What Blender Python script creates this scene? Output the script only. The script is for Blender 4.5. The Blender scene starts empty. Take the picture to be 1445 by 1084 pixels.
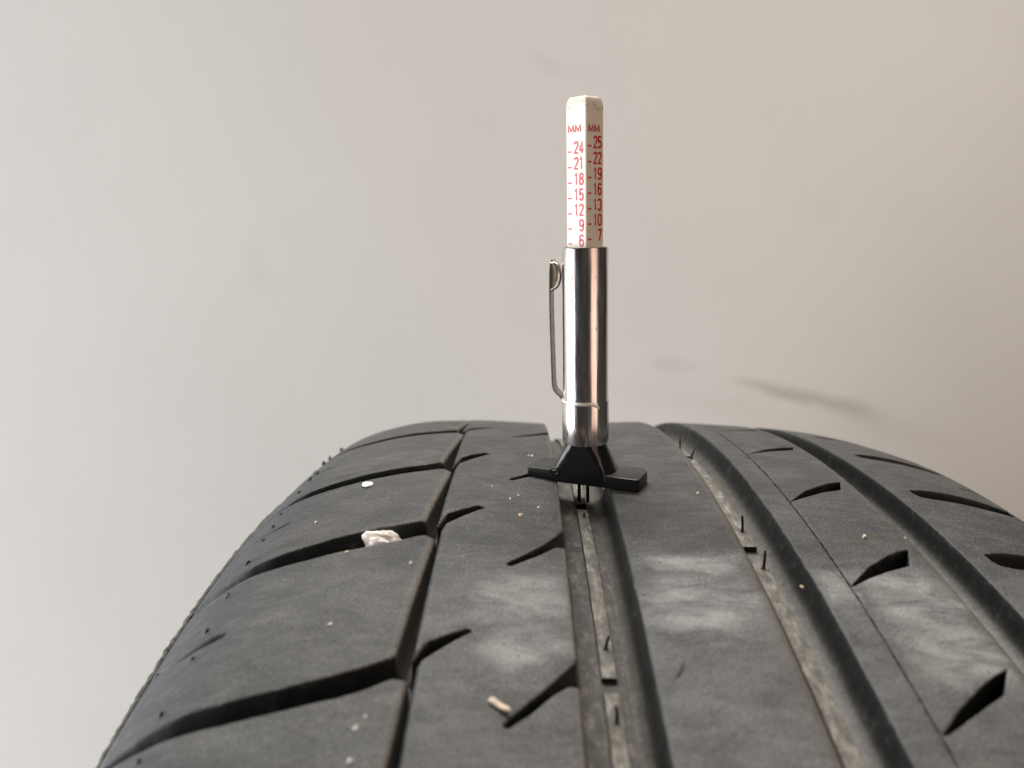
import bpy, math, random
import numpy as np
from mathutils import Matrix, Vector, noise
from mathutils.geometry import delaunay_2d_cdt

random.seed(7); rng = np.random.default_rng(7)
MM = 0.001
sc = bpy.context.scene
C = sc.collection
R_TYRE = 358.98                                  # tread radius in mm; the crown of the tyre is z = 0

# ------------------------------------------------------------------ camera
cam = bpy.data.cameras.new('camera'); camo = bpy.data.objects.new('camera', cam); C.objects.link(camo)
cam.sensor_fit = 'HORIZONTAL'; cam.sensor_width = 36.0; cam.lens = 30.242
cam.clip_start = 0.01; cam.clip_end = 20.0
YAW, PITCH, ROLL = -0.008288, 0.107943, -0.006164
CAM = Vector((-9.1985, -217.710, 38.180))
fw = Vector((math.sin(YAW)*math.cos(PITCH), math.cos(YAW)*math.cos(PITCH), -math.sin(PITCH)))
rt0 = Vector((math.cos(YAW), -math.sin(YAW), 0)); up0 = rt0.cross(fw)
rt = math.cos(ROLL)*rt0 + math.sin(ROLL)*up0; up = -math.sin(ROLL)*rt0 + math.cos(ROLL)*up0
m = Matrix.Identity(4)
for i in range(3):
    m[i][0] = rt[i]; m[i][1] = up[i]; m[i][2] = -fw[i]; m[i][3] = CAM[i]*MM
camo.matrix_world = m
cam.dof.use_dof = True; cam.dof.focus_distance = 0.176; cam.dof.aperture_fstop = 17.0
sc.camera = camo

# ------------------------------------------------------------------ world, lamps, exposure
w = bpy.data.worlds.new('World'); sc.world = w; w.use_nodes = True
bg = w.node_tree.nodes['Background']; bg.inputs[0].default_value = (1.0, 0.94, 0.84, 1); bg.inputs[1].default_value = 0.052

def area(name, loc, target, sx, sy, power, col, spread=180):
    l = bpy.data.lights.new(name, 'AREA'); l.shape = 'RECTANGLE'; l.size = sx; l.size_y = sy
    l.energy = power; l.color = col; l.spread = math.radians(spread)
    o = bpy.data.objects.new(name, l); C.objects.link(o); o.location = loc
    o.rotation_euler = (Vector(target)-Vector(loc)).to_track_quat('-Z', 'Y').to_euler()
    return o
# the doorway daylight from the left, the roof light above the wall, warm bounce from the right front
area('doorway_light', (-1.75, -0.14, -0.28), (0.0, 0.16, -0.10), 1.6, 2.0, 79.0, (0.96, 0.985, 1.0))
area('roof_light', (-0.08, 0.33, 0.85), (0.0, -0.10, 0.0), 0.9, 0.35, 5.0, (1.0, 0.985, 0.95), 80)
area('warm_bounce', (0.42, -0.52, 0.05), (0.0, -0.04, 0.03), 0.34, 0.9, 1.5, (1.0, 0.71, 0.56))
area('wall_fill_light', (0.55, -0.45, 1.20), (0.36, 0.43, 0.08), 0.5, 0.4, 1.4, (1.0, 0.89, 0.76), 75)  # unseen warm fill, added to brighten the right side of the wall

sc.view_settings.view_transform = 'Standard'; sc.view_settings.look = 'None'
sc.view_settings.exposure = 0.0; sc.view_settings.gamma = 1.0; sc.view_settings.use_curve_mapping = False
sc.cycles.max_bounces = 8

# ------------------------------------------------------------------ node helpers
def new_mat(name):
    mt = bpy.data.materials.new(name); mt.use_nodes = True
    nt = mt.node_tree; b = nt.nodes['Principled BSDF']
    return mt, nt, b
def N(nt, t, **kw):
    n = nt.nodes.new(t)
    for k, v in kw.items():
        if k.startswith('in_'):
            key = k[3:]; key = int(key) if key.isdigit() else key
            n.inputs[key].default_value = v
        else: setattr(n, k, v)
    return n
def lk(nt, a, b): nt.links.new(a, b)
def ramp(nt, fac, stops):
    r = N(nt, 'ShaderNodeValToRGB'); e = r.color_ramp.elements
    while len(e) < len(stops): e.new(0.5)
    for el, (p, c) in zip(e, stops):
        el.position = p; el.color = (*c, 1) if len(c) == 3 else c
    lk(nt, fac, r.inputs[0]); return r.outputs[0]
def noise_tex(nt, vec, scale, detail=4, rough=0.55, dist=0.0):
    n = N(nt, 'ShaderNodeTexNoise'); n.inputs['Scale'].default_value = scale; n.inputs['Detail'].default_value = detail
    n.inputs['Roughness'].default_value = rough; n.inputs['Distortion'].default_value = dist
    lk(nt, vec, n.inputs['Vector']); return n.outputs[0]
def mixc(nt, fac, a, b, mode='MIX'):
    x = N(nt, 'ShaderNodeMix', data_type='RGBA', blend_type=mode)
    if isinstance(fac, (int, float)): x.inputs[0].default_value = fac
    else: lk(nt, fac, x.inputs[0])
    for s, v in ((6, a), (7, b)):
        if isinstance(v, tuple): x.inputs[s].default_value = (*v, 1) if len(v) == 3 else v
        else: lk(nt, v, x.inputs[s])
    return x.outputs[2]
def mth(nt, op, a, b=None, clamp=False):
    x = N(nt, 'ShaderNodeMath', operation=op, use_clamp=clamp)
    for s, v in ((0, a), (1, b)):
        if v is None: continue
        if isinstance(v, (int, float)): x.inputs[s].default_value = v
        else: lk(nt, v, x.inputs[s])
    return x.outputs[0]
def mapping(nt, vec, scale=(1, 1, 1), loc=(0, 0, 0), rot=0.0):
    mp = N(nt, 'ShaderNodeMapping'); mp.inputs['Scale'].default_value = scale
    mp.inputs['Location'].default_value = loc; mp.inputs['Rotation'].default_value = (0, 0, rot)
    lk(nt, vec, mp.inputs[0]); return mp.outputs[0]
def blot(nt, vec, cx, cy, rx, ry, ang=0.0, soft=1.0):
    """soft ellipse mask in a flat coordinate system: 1 in the middle, 0 at the rim"""
    sub = N(nt, 'ShaderNodeVectorMath', operation='SUBTRACT'); lk(nt, vec, sub.inputs[0]); sub.inputs[1].default_value = (cx, cy, 0)
    mp = N(nt, 'ShaderNodeVectorRotate', rotation_type='Z_AXIS'); mp.inputs['Angle'].default_value = -ang; lk(nt, sub.outputs[0], mp.inputs['Vector'])
    ml = N(nt, 'ShaderNodeVectorMath', operation='MULTIPLY'); lk(nt, mp.outputs[0], ml.inputs[0]); ml.inputs[1].default_value = (1/rx, 1/ry, 0)
    ln = N(nt, 'ShaderNodeVectorMath', operation='LENGTH'); lk(nt, ml.outputs[0], ln.inputs[0])
    mr = N(nt, 'ShaderNodeMapRange', interpolation_type='SMOOTHSTEP'); lk(nt, ln.outputs['Value'], mr.inputs[0])
    mr.inputs[1].default_value = 0.0; mr.inputs[2].default_value = soft; mr.inputs[3].default_value = 1.0; mr.inputs[4].default_value = 0.0
    return mr.outputs[0]
def bump(nt, b, h, strength, dist):
    bp = N(nt, 'ShaderNodeBump'); bp.inputs['Strength'].default_value = strength; bp.inputs['Distance'].default_value = dist
    lk(nt, h, bp.inputs['Height']); lk(nt, bp.outputs[0], b.inputs['Normal'])

# ------------------------------------------------------------------ materials (tread materials use the UV map: u, s in millimetres)
def tread_material():
    mt, nt, b = new_mat('worn_tread_rubber')
    uv = N(nt, 'ShaderNodeUVMap', uv_map='tread').outputs[0]
    big = noise_tex(nt, mapping(nt, uv, (0.085, 0.11, 1)), 1.0, 6, 0.68, 0.5)
    col = ramp(nt, big, [(0.28, (0.023, 0.023, 0.023)), (0.52, (0.040, 0.039, 0.038)), (0.74, (0.074, 0.072, 0.068))])
    # dry wiping streaks run across the tyre
    stv = mapping(nt, uv, (0.13, 0.34, 1), (3, 7, 0))
    st = noise_tex(nt, stv, 1.0, 6, 0.62, 0.6)
    col = mixc(nt, ramp(nt, st, [(0.50, (0, 0, 0)), (0.74, (0.45,)*3)]), col, (0.095, 0.090, 0.082))
    g = noise_tex(nt, uv, 2.3, 4, 0.78)
    col = mixc(nt, 0.6, col, ramp(nt, g, [(0.38, (0.20,)*3), (0.50, (1, 1, 1)), (0.63, (2.1,)*3)]), 'MULTIPLY')
    # chalky film of road dust, with the sheen on the near ribs painted in
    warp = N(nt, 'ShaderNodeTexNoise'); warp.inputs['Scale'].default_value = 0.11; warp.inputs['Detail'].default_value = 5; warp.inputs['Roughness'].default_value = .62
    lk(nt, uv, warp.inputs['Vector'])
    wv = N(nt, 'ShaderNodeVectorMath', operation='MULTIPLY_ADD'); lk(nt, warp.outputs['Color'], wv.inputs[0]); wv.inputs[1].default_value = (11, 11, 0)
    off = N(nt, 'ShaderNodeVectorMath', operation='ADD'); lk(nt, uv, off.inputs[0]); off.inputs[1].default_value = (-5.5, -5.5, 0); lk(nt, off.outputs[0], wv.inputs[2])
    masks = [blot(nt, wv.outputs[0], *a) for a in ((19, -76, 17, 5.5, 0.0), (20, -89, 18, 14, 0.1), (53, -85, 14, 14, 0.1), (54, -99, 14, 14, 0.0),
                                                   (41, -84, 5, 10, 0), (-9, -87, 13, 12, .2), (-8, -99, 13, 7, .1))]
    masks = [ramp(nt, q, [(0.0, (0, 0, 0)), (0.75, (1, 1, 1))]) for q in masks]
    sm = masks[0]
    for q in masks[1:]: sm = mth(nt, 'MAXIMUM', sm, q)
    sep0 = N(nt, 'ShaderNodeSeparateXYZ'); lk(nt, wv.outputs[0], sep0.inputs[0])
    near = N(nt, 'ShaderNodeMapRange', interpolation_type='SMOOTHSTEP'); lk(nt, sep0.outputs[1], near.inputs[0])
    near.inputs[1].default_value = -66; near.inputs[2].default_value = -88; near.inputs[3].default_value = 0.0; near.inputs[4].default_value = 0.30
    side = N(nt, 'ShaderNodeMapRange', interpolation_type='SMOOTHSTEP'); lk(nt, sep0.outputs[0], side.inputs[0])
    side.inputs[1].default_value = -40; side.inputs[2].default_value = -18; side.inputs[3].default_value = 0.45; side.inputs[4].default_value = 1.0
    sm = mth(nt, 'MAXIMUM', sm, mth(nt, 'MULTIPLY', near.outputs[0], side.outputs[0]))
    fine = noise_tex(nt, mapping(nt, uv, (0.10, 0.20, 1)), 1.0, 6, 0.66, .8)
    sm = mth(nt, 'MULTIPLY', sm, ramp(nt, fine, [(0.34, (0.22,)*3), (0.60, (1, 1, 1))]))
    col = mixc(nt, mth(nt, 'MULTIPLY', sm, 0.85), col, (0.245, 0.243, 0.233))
    # brownish dust patches
    dn = noise_tex(nt, mapping(nt, uv, (0.09, 0.13, 1), (11, 2, 0)), 1.0, 5, 0.6)
    col = mixc(nt, ramp(nt, dn, [(0.55, (0, 0, 0)), (0.8, (0.5,)*3)]), col, (0.085, 0.073, 0.062))
    # fine grain: pits and pale specks
    col = mixc(nt, 0.25, col, ramp(nt, g, [(0.38, (0.20,)*3), (0.50, (1, 1, 1)), (0.63, (2.1,)*3)]), 'MULTIPLY')
    vo = N(nt, 'ShaderNodeTexVoronoi', feature='F1'); vo.inputs['Scale'].default_value = 0.42; lk(nt, uv, vo.inputs['Vector'])
    col = mixc(nt, ramp(nt, vo.outputs['Distance'], [(0.030, (0.8,)*3), (0.055, (0, 0, 0))]), col, (0.34, 0.32, 0.28))
    vd = N(nt, 'ShaderNodeTexVoronoi', feature='F1'); vd.inputs['Scale'].default_value = 0.27; lk(nt, mapping(nt, uv, (1, 1.3, 1), (4, 9, 0)), vd.inputs['Vector'])
    col = mixc(nt, ramp(nt, vd.outputs['Distance'], [(0.05, (0.9,)*3), (0.085, (0, 0, 0))]), col, (0.012, 0.012, 0.012))
    # less rubbed, bluish rubber towards the left shoulder, with pale scratches
    sx = N(nt, 'ShaderNodeSeparateXYZ'); lk(nt, uv, sx.inputs[0])
    lft = N(nt, 'ShaderNodeMapRange', interpolation_type='SMOOTHSTEP'); lk(nt, mth(nt, 'ADD', sx.outputs[0], mth(nt, 'MULTIPLY', st, 14.0)), lft.inputs[0])
    lft.inputs[1].default_value = -40; lft.inputs[2].default_value = -54; lft.inputs[3].default_value = 0.0; lft.inputs[4].default_value = 0.75
    scr = noise_tex(nt, mapping(nt, uv, (0.22, 1.3, 1), (1, 4, 0), .25), 1.0, 5, .75)
    col = mixc(nt, lft.outputs[0], col, ramp(nt, scr, [(0.35, (0.017, 0.020, 0.024)), (0.56, (0.033, 0.037, 0.043)), (0.70, (0.15, 0.15, 0.15))]))
    # dust caught on worn rims
    dst = N(nt, 'ShaderNodeAttribute', attribute_name='dust').outputs['Fac']
    col = mixc(nt, mth(nt, 'MULTIPLY', dst, ramp(nt, g, [(0.30, (0.2,)*3), (0.60, (0.85,)*3)])), col, (0.15, 0.130, 0.108))
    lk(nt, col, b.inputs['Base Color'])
    rg = ramp(nt, noise_tex(nt, mapping(nt, uv, (0.2, 0.5, 1)), 1.0, 4), [(0.3, (0.36,)*3), (0.7, (0.60,)*3)])
    lk(nt, rg, b.inputs['Roughness']); b.inputs['Specular IOR Level'].default_value = 0.21
    h = mth(nt, 'ADD', mth(nt, 'MULTIPLY', g, 0.5), mth(nt, 'ADD', noise_tex(nt, uv, 0.9, 5, 0.65), mth(nt, 'MULTIPLY', st, 0.5)))
    bump(nt, b, h, 0.8, 0.00034)
    return mt
def wall_rubber():
    mt, nt, b = new_mat('groove_wall_rubber')
    tc = N(nt, 'ShaderNodeTexCoord').outputs['Object']
    dust = N(nt, 'ShaderNodeAttribute', attribute_name='dust').outputs['Fac']
    n1 = noise_tex(nt, tc, 420, 4, 0.7)
    col = ramp(nt, n1, [(0.35, (0.011, 0.012, 0.012)), (0.60, (0.019, 0.021, 0.021)), (0.76, (0.085, 0.092, 0.090))])
    n2 = noise_tex(nt, tc, 1300, 3, 0.7)
    col = mixc(nt, ramp(nt, n2, [(0.62, (0, 0, 0)), (0.74, (0.6,)*3)]), col, (0.10, 0.098, 0.088))
    dc = ramp(nt, n2, [(0.3, (0.050, 0.043, 0.035)), (0.7, (0.135, 0.118, 0.098))])
    col = mixc(nt, mth(nt, 'MULTIPLY', dust, ramp(nt, n1, [(0.25, (0.55,)*3), (0.6, (1, 1, 1))])), col, dc)
    lk(nt, col, b.inputs['Base Color']); b.inputs['Roughness'].default_value = 0.5; b.inputs['Specular IOR Level'].default_value = 0.3
    bump(nt, b, mth(nt, 'ADD', n1, n2), 0.4, 0.00012)
    return mt
def floor_rubber():
    mt, nt, b = new_mat('dusty_groove_floor')
    uv = N(nt, 'ShaderNodeUVMap', uv_map='tread').outputs[0]
    n1 = noise_tex(nt, mapping(nt, uv, (0.55, 0.30, 1)), 1.0, 5, 0.7, .3)
    col = ramp(nt, n1, [(0.30, (0.030, 0.027, 0.024)), (0.52, (0.062, 0.055, 0.048)), (0.70, (0.15, 0.136, 0.118))])
    g = noise_tex(nt, uv, 3.5, 3, 0.7)
    col = mixc(nt, ramp(nt, g, [(0.60, (0, 0, 0)), (0.72, (0.6,)*3)]), col, (0.26, 0.235, 0.20))
    lk(nt, col, b.inputs['Base Color']); b.inputs['Roughness'].default_value = 0.7; b.inputs['Specular IOR Level'].default_value = 0.35
    bump(nt, b, mth(nt, 'ADD', g, n1), 0.6, 0.0002)
    return mt
def strip_rubber():
    mt, nt, b = new_mat('sandy_strip')
    uv = N(nt, 'ShaderNodeUVMap', uv_map='tread').outputs[0]
    n1 = noise_tex(nt, mapping(nt, uv, (0.6, 0.28, 1), (5, 5, 0)), 1.0, 5, 0.7, .3)
    col = ramp(nt, n1, [(0.28, (0.060, 0.055, 0.046)), (0.50, (0.145, 0.132, 0.112)), (0.72, (0.34, 0.318, 0.28))])
    g = noise_tex(nt, uv, 4.0, 3, 0.7)
    col = mixc(nt, 0.6, col, ramp(nt, g, [(0.3, (0.35,)*3), (0.7, (1.6,)*3)]), 'MULTIPLY')
    lk(nt, col, b.inputs['Base Color']); b.inputs['Roughness'].default_value = 0.75; b.inputs['Specular IOR Level'].default_value = 0.3
    bump(nt, b, g, 0.6, 0.0002)
    return mt
def simple(name, col, rough=0.5, metal=0.0, spec=0.5, var=0.25, scale=600, bs=0.2, bd=0.0001):
    mt, nt, b = new_mat(name)
    tc = N(nt, 'ShaderNodeTexCoord').outputs['Object']
    n = noise_tex(nt, tc, scale, 5, 0.65)
    lo = tuple(c*(1-var) for c in col); hi = tuple(min(1, c*(1+var)) for c in col)
    lk(nt, ramp(nt, n, [(0.3, lo), (0.7, hi)]), b.inputs['Base Color'])
    b.inputs['Roughness'].default_value = rough; b.inputs['Metallic'].default_value = metal; b.inputs['Specular IOR Level'].default_value = spec
    if bs: bump(nt, b, n, bs, bd)
    return mt
def chrome():
    mt, nt, b = new_mat('worn_chrome')
    tc = N(nt, 'ShaderNodeTexCoord').outputs['Object']
    n = noise_tex(nt, mapping(nt, tc, (1, 1, 0.12)), 500, 5, 0.7)
    pit = N(nt, 'ShaderNodeTexVoronoi', feature='F1'); pit.inputs['Scale'].default_value = 620; lk(nt, mapping(nt, tc, (1, 1, 0.55)), pit.inputs['Vector'])
    pn = noise_tex(nt, tc, 150, 3)
    pm = mth(nt, 'MULTIPLY', ramp(nt, pit.outputs['Distance'], [(0.09, (1, 1, 1)), (0.17, (0, 0, 0))]), ramp(nt, pn, [(0.52, (0, 0, 0)), (0.62, (1, 1, 1))]))
    tarn = noise_tex(nt, mapping(nt, tc, (1, 1, 0.05), (.003, .001, 0)), 700, 4, .65)
    ch = mixc(nt, ramp(nt, tarn, [(0.40, (0, 0, 0)), (0.64, (0.85,)*3)]), ramp(nt, n, [(0.3, (0.70, 0.68, 0.68)), (0.7, (0.80, 0.79, 0.80))]), (0.42, 0.33, 0.30))
    col = mixc(nt, pm, ch, (0.12, 0.07, 0.05))
    lk(nt, col, b.inputs['Base Color']); b.inputs['Metallic'].default_value = 1.0
    rg = mth(nt, 'ADD', ramp(nt, n, [(0.35, (0.12,)*3), (0.75, (0.30,)*3)]), mth(nt, 'MULTIPLY', pm, 0.4))
    lk(nt, rg, b.inputs['Roughness'])
    wav = noise_tex(nt, mapping(nt, tc, (1, 1, 0.10)), 420, 2, .5)
    bump(nt, b, mth(nt, 'ADD', mth(nt, 'MULTIPLY', wav, 3.0), mth(nt, 'SUBTRACT', mth(nt, 'MULTIPLY', n, 0.25), pm)), 0.3, 0.00006)
    return mt
def ivory():
    mt, nt, b = new_mat('ivory_plastic')
    tc = N(nt, 'ShaderNodeTexCoord').outputs['Object']
    n = noise_tex(nt, mapping(nt, tc, (1, 1, 0.3)), 260, 5, 0.6)
    col = ramp(nt, n, [(0.3, (0.67, 0.605, 0.505)), (0.7, (0.74, 0.68, 0.585))])
    g = noise_tex(nt, tc, 1400, 4, 0.75)
    sep = N(nt, 'ShaderNodeSeparateXYZ'); lk(nt, tc, sep.inputs[0])
    mr = N(nt, 'ShaderNodeMapRange'); lk(nt, sep.outputs[2], mr.inputs[0])
    mr.inputs[1].default_value = 0.0748; mr.inputs[2].default_value = 0.0758; mr.inputs[3].default_value = 0.0; mr.inputs[4].default_value = 0.8
    mr2 = N(nt, 'ShaderNodeMapRange'); lk(nt, sep.outputs[2], mr2.inputs[0])
    mr2.inputs[1].default_value = 0.0764; mr2.inputs[2].default_value = 0.0771; mr2.inputs[3].default_value = 1.0; mr2.inputs[4].default_value = 0.0
    grime = mth(nt, 'MULTIPLY', mth(nt, 'MULTIPLY', mr.outputs[0], mr2.outputs[0]), ramp(nt, g, [(0.52, (0, 0, 0)), (0.64, (1, 1, 1))]))
    col = mixc(nt, grime, col, (0.13, 0.09, 0.05))
    col = mixc(nt, ramp(nt, g, [(0.70, (0, 0, 0)), (0.78, (0.5,)*3)]), col, (0.25, 0.19, 0.12))
    lk(nt, col, b.inputs['Base Color']); b.inputs['Roughness'].default_value = 0.38; b.inputs['Specular IOR Level'].default_value = 0.5
    b.inputs['Subsurface Weight'].default_value = 0.0
    bump(nt, b, n, 0.15, 0.0001)
    return mt
def wall_paint():
    mt, nt, b = new_mat('painted_wall')
    tc = N(nt, 'ShaderNodeTexCoord').outputs['Object']
    n = noise_tex(nt, tc, 3.5, 5, 0.6)
    col = ramp(nt, n, [(0.3, (0.700, 0.676, 0.646)), (0.7, (0.745, 0.720, 0.690))])
    wn = N(nt, 'ShaderNodeTexNoise'); wn.inputs['Scale'].default_value = 14; wn.inputs['Detail'].default_value = 4; lk(nt, tc, wn.inputs['Vector'])
    wv = N(nt, 'ShaderNodeVectorMath', operation='MULTIPLY_ADD'); lk(nt, wn.outputs['Color'], wv.inputs[0]); wv.inputs[1].default_value = (0.022, 0.022, 0)
    off = N(nt, 'ShaderNodeVectorMath', operation='ADD'); lk(nt, tc, off.inputs[0]); off.inputs[1].default_value = (-0.011, -0.011, 0); lk(nt, off.outputs[0], wv.inputs[2])
    v = wv.outputs[0]
    for (cx, cy, rx, ry, a, s) in SCUFFS:
        col = mixc(nt, mth(nt, 'MULTIPLY', blot(nt, v, cx, cy, rx*1.1, ry*1.05, a), s*(.42 if cx > 0.06 and cy < .1 else .2)), col, (0.27, 0.23, 0.19))
    lk(nt, col, b.inputs['Base Color']); b.inputs['Roughness'].default_value = 0.85; b.inputs['Specular IOR Level'].default_value = 0.2
    bump(nt, b, noise_tex(nt, tc, 120, 5, 0.6), 0.25, 0.0006)
    return mt

# ------------------------------------------------------------------ object helpers
def mesh_obj(name, verts, faces, mats, parent=None, smooth=30, uv=None, midx=None, scale=MM, dust=None):
    me = bpy.data.meshes.new(name)
    v = np.asarray(verts, float)*scale
    me.from_pydata(v.tolist(), [], [list(map(int, f)) for f in faces])
    for mt in (mats if isinstance(mats, (list, tuple)) else [mats]): me.materials.append(mt)
    if midx is not None: me.polygons.foreach_set('material_index', np.asarray(midx, np.int32))
    if uv is not None:
        l = me.uv_layers.new(name='tread'); vi = np.empty(len(me.loops), np.int32); me.loops.foreach_get('vertex_index', vi)
        l.data.foreach_set('uv', np.asarray(uv, np.float32)[vi].ravel())
    if dust is not None:
        at = me.attributes.new('dust', 'FLOAT', 'POINT'); at.data.foreach_set('value', np.asarray(dust, np.float32))
    me.polygons.foreach_set('use_smooth', np.ones(len(me.polygons), bool))
    me.update()
    if smooth is not None: me.set_sharp_from_angle(angle=math.radians(smooth))
    o = bpy.data.objects.new(name, me); C.objects.link(o)
    if parent: o.parent = parent
    return o
def tag(o, label=None, cat=None, group=None, kind=None):
    if label: o['label'] = label
    if cat: o['category'] = cat
    if group: o['group'] = group
    if kind: o['kind'] = kind
    return o
def empty(name, loc=(0, 0, 0)):
    o = bpy.data.objects.new(name, None); C.objects.link(o); o.location = loc; o.empty_display_size = 0.01
    return o

# ------------------------------------------------------------------ the wall behind
WALL_Y = 430.0
def on_wall(px, py):
    d = fw + rt*((px-722.5)/1213.84) - up*((py-542)/1213.84)
    t = (WALL_Y-CAM.y)/d.y; q = CAM+d*t
    return q.x*MM, q.z*MM
SCUFFS = []
for (px, py, rx, ry, a, s) in ((1060, 541, .024, .006, -.05, .50), (1105, 550, .036, .009, -.15, .85), (1160, 563, .045, .008, -.2, .75), (1205, 576, .03, .010, -.25, .5),
                               (955, 516, .026, .009, -.15, .38), (930, 545, .05, .02, 0, .12), (360, 374, .012, .026, .1, .28), (519, 410, .011, .034, .05, .16),
                               (775, 86, .022, .009, -.5, .42), (812, 98, .04, .010, -.15, .22), (1160, 300, .02, .015, 0, .10), (420, 325, .02, .014, 0, .10),
                               (1000, 575, .07, .012, -.1, .16), (1250, 600, .07, .014, -.3, .2), (650, 160, .03, .03, 0, .05), (1330, 450, .05, .06, .3, .07)):
    x, z = on_wall(px, py); SCUFFS.append((x, z, rx, ry, a, s))
wall = mesh_obj('wall', [(-2000, -1400, 0), (640, -1400, 0), (640, 1200, 0), (-2000, 1200, 0), (-2000, -1400, -60), (640, -1400, -60), (640, 1200, -60), (-2000, 1200, -60)],
                [(0, 1, 2, 3), (7, 6, 5, 4), (4, 5, 1, 0), (5, 6, 2, 1), (6, 7, 3, 2), (7, 4, 0, 3)], wall_paint())
wall.rotation_euler = (math.pi/2, 0, 0); wall.location = (0, WALL_Y*MM, 0)
tag(wall, kind='structure')

# ------------------------------------------------------------------ tyre surface
TU = np.array([-72, -70, -67.5, -64.5, -61, -57, -52, -46, -40, -32, -24, -16, -8, 0, 8, 16, 24, 32, 40, 48, 56, 64, 72, 80, 88, 96.])
TD = np.array([17.947, 15.519, 12.976, 10.153, 7.186, 4.376, 2.131, 0.49, -0.736, -1.337, -1.28, -0.963, -0.466, 0, 0.105, -0.118, -0.399, -0.41, -0.153, 0.279, 0.8, 1.38, 2.147, 3.376, 5.344, 7.898])
def natspl(x, y):
    n = len(x); h = np.diff(x); A = np.zeros((n, n)); b = np.zeros(n); A[0, 0] = A[-1, -1] = 1
    for i in range(1, n-1):
        A[i, i-1] = h[i-1]; A[i, i] = 2*(h[i-1]+h[i]); A[i, i+1] = h[i]
        b[i] = 6*((y[i+1]-y[i])/h[i]-(y[i]-y[i-1])/h[i-1])
    return np.linalg.solve(A, b)
TM = natspl(TU, TD)
def drop(u):
    u = np.asarray(u, float); uc = np.clip(u, -72, 96)
    i = np.clip(np.searchsorted(TU, uc)-1, 0, len(TU)-2); h = TU[i+1]-TU[i]; a = (TU[i+1]-uc)/h; b = (uc-TU[i])/h
    d = a*TD[i]+b*TD[i+1]+((a**3-a)*TM[i]+(b**3-b)*TM[i+1])*h*h/6
    return d + np.where(u < -72, (-72-u)*1.4, 0) + np.where(u > 96, (u-96)*0.42+(u-96)**2*0.02, 0)
def surf(u, s, h=0.0):
    """tread coordinates (u across, s along, h above the tread, mm) to tyre-axis coordinates"""
    u = np.asarray(u, float); s = np.asarray(s, float)
    r = R_TYRE-drop(u)+h; th = s/R_TYRE
    return np.stack([u+0*s, r*np.sin(th), r*np.cos(th)], -1)
def world_pt(u, s, h=0.0):
    p = surf(np.array([u]), np.array([s]), h)[0]; return Vector((p[0], p[1], p[2]-R_TYRE))*MM

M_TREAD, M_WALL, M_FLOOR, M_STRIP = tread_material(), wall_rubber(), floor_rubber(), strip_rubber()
tyre = empty('tyre', (0, 0, -2*R_TYRE*MM))
tag(tyre, 'worn black car tyre with dusty grooved tread under the gauge', 'tyre')
AX = (0, 0, R_TYRE*MM)
DEPTH = 5.6

def resample(loop, step):
    out = []
    for i in range(len(loop)):
        a = np.array(loop[i], float); b = np.array(loop[(i+1) % len(loop)], float); n = max(1, int(round(np.linalg.norm(b-a)/step)))
        for k in range(n): out.append(a+(b-a)*k/n)
    return np.array(out)
def smooth_loop(loop, keep):
    """Catmull-Rom through points whose index is not in `keep` corners"""
    return loop
def area2(p): return 0.5*np.sum(p[:, 0]*np.roll(p[:, 1], -1)-np.roll(p[:, 0], -1)*p[:, 1])
def inside(pts, poly):
    x, y = pts[:, 0], pts[:, 1]; c = np.zeros(len(pts), bool)
    x1, y1 = poly[:, 0], poly[:, 1]; x2, y2 = np.roll(x1, -1), np.roll(y1, -1)
    for a, b, cx, d in zip(x1, y1, x2, y2):
        if b == d: continue
        k = ((b > y) != (d > y)) & (x < (cx-a)*(y-b)/(d-b)+a); c ^= k
    return c
def seg_dist(pts, A, B):
    D = np.full(len(pts), 1e9); I = np.zeros(len(pts), int)
    for j in range(len(A)):
        ab = B[j]-A[j]; t = np.clip(((pts-A[j])@ab)/(ab@ab+1e-12), 0, 1); d = np.hypot(*(pts-A[j]-t[:, None]*ab).T)
        k = d < D; D[k] = d[k]; I[k] = j
    return D, I
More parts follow.
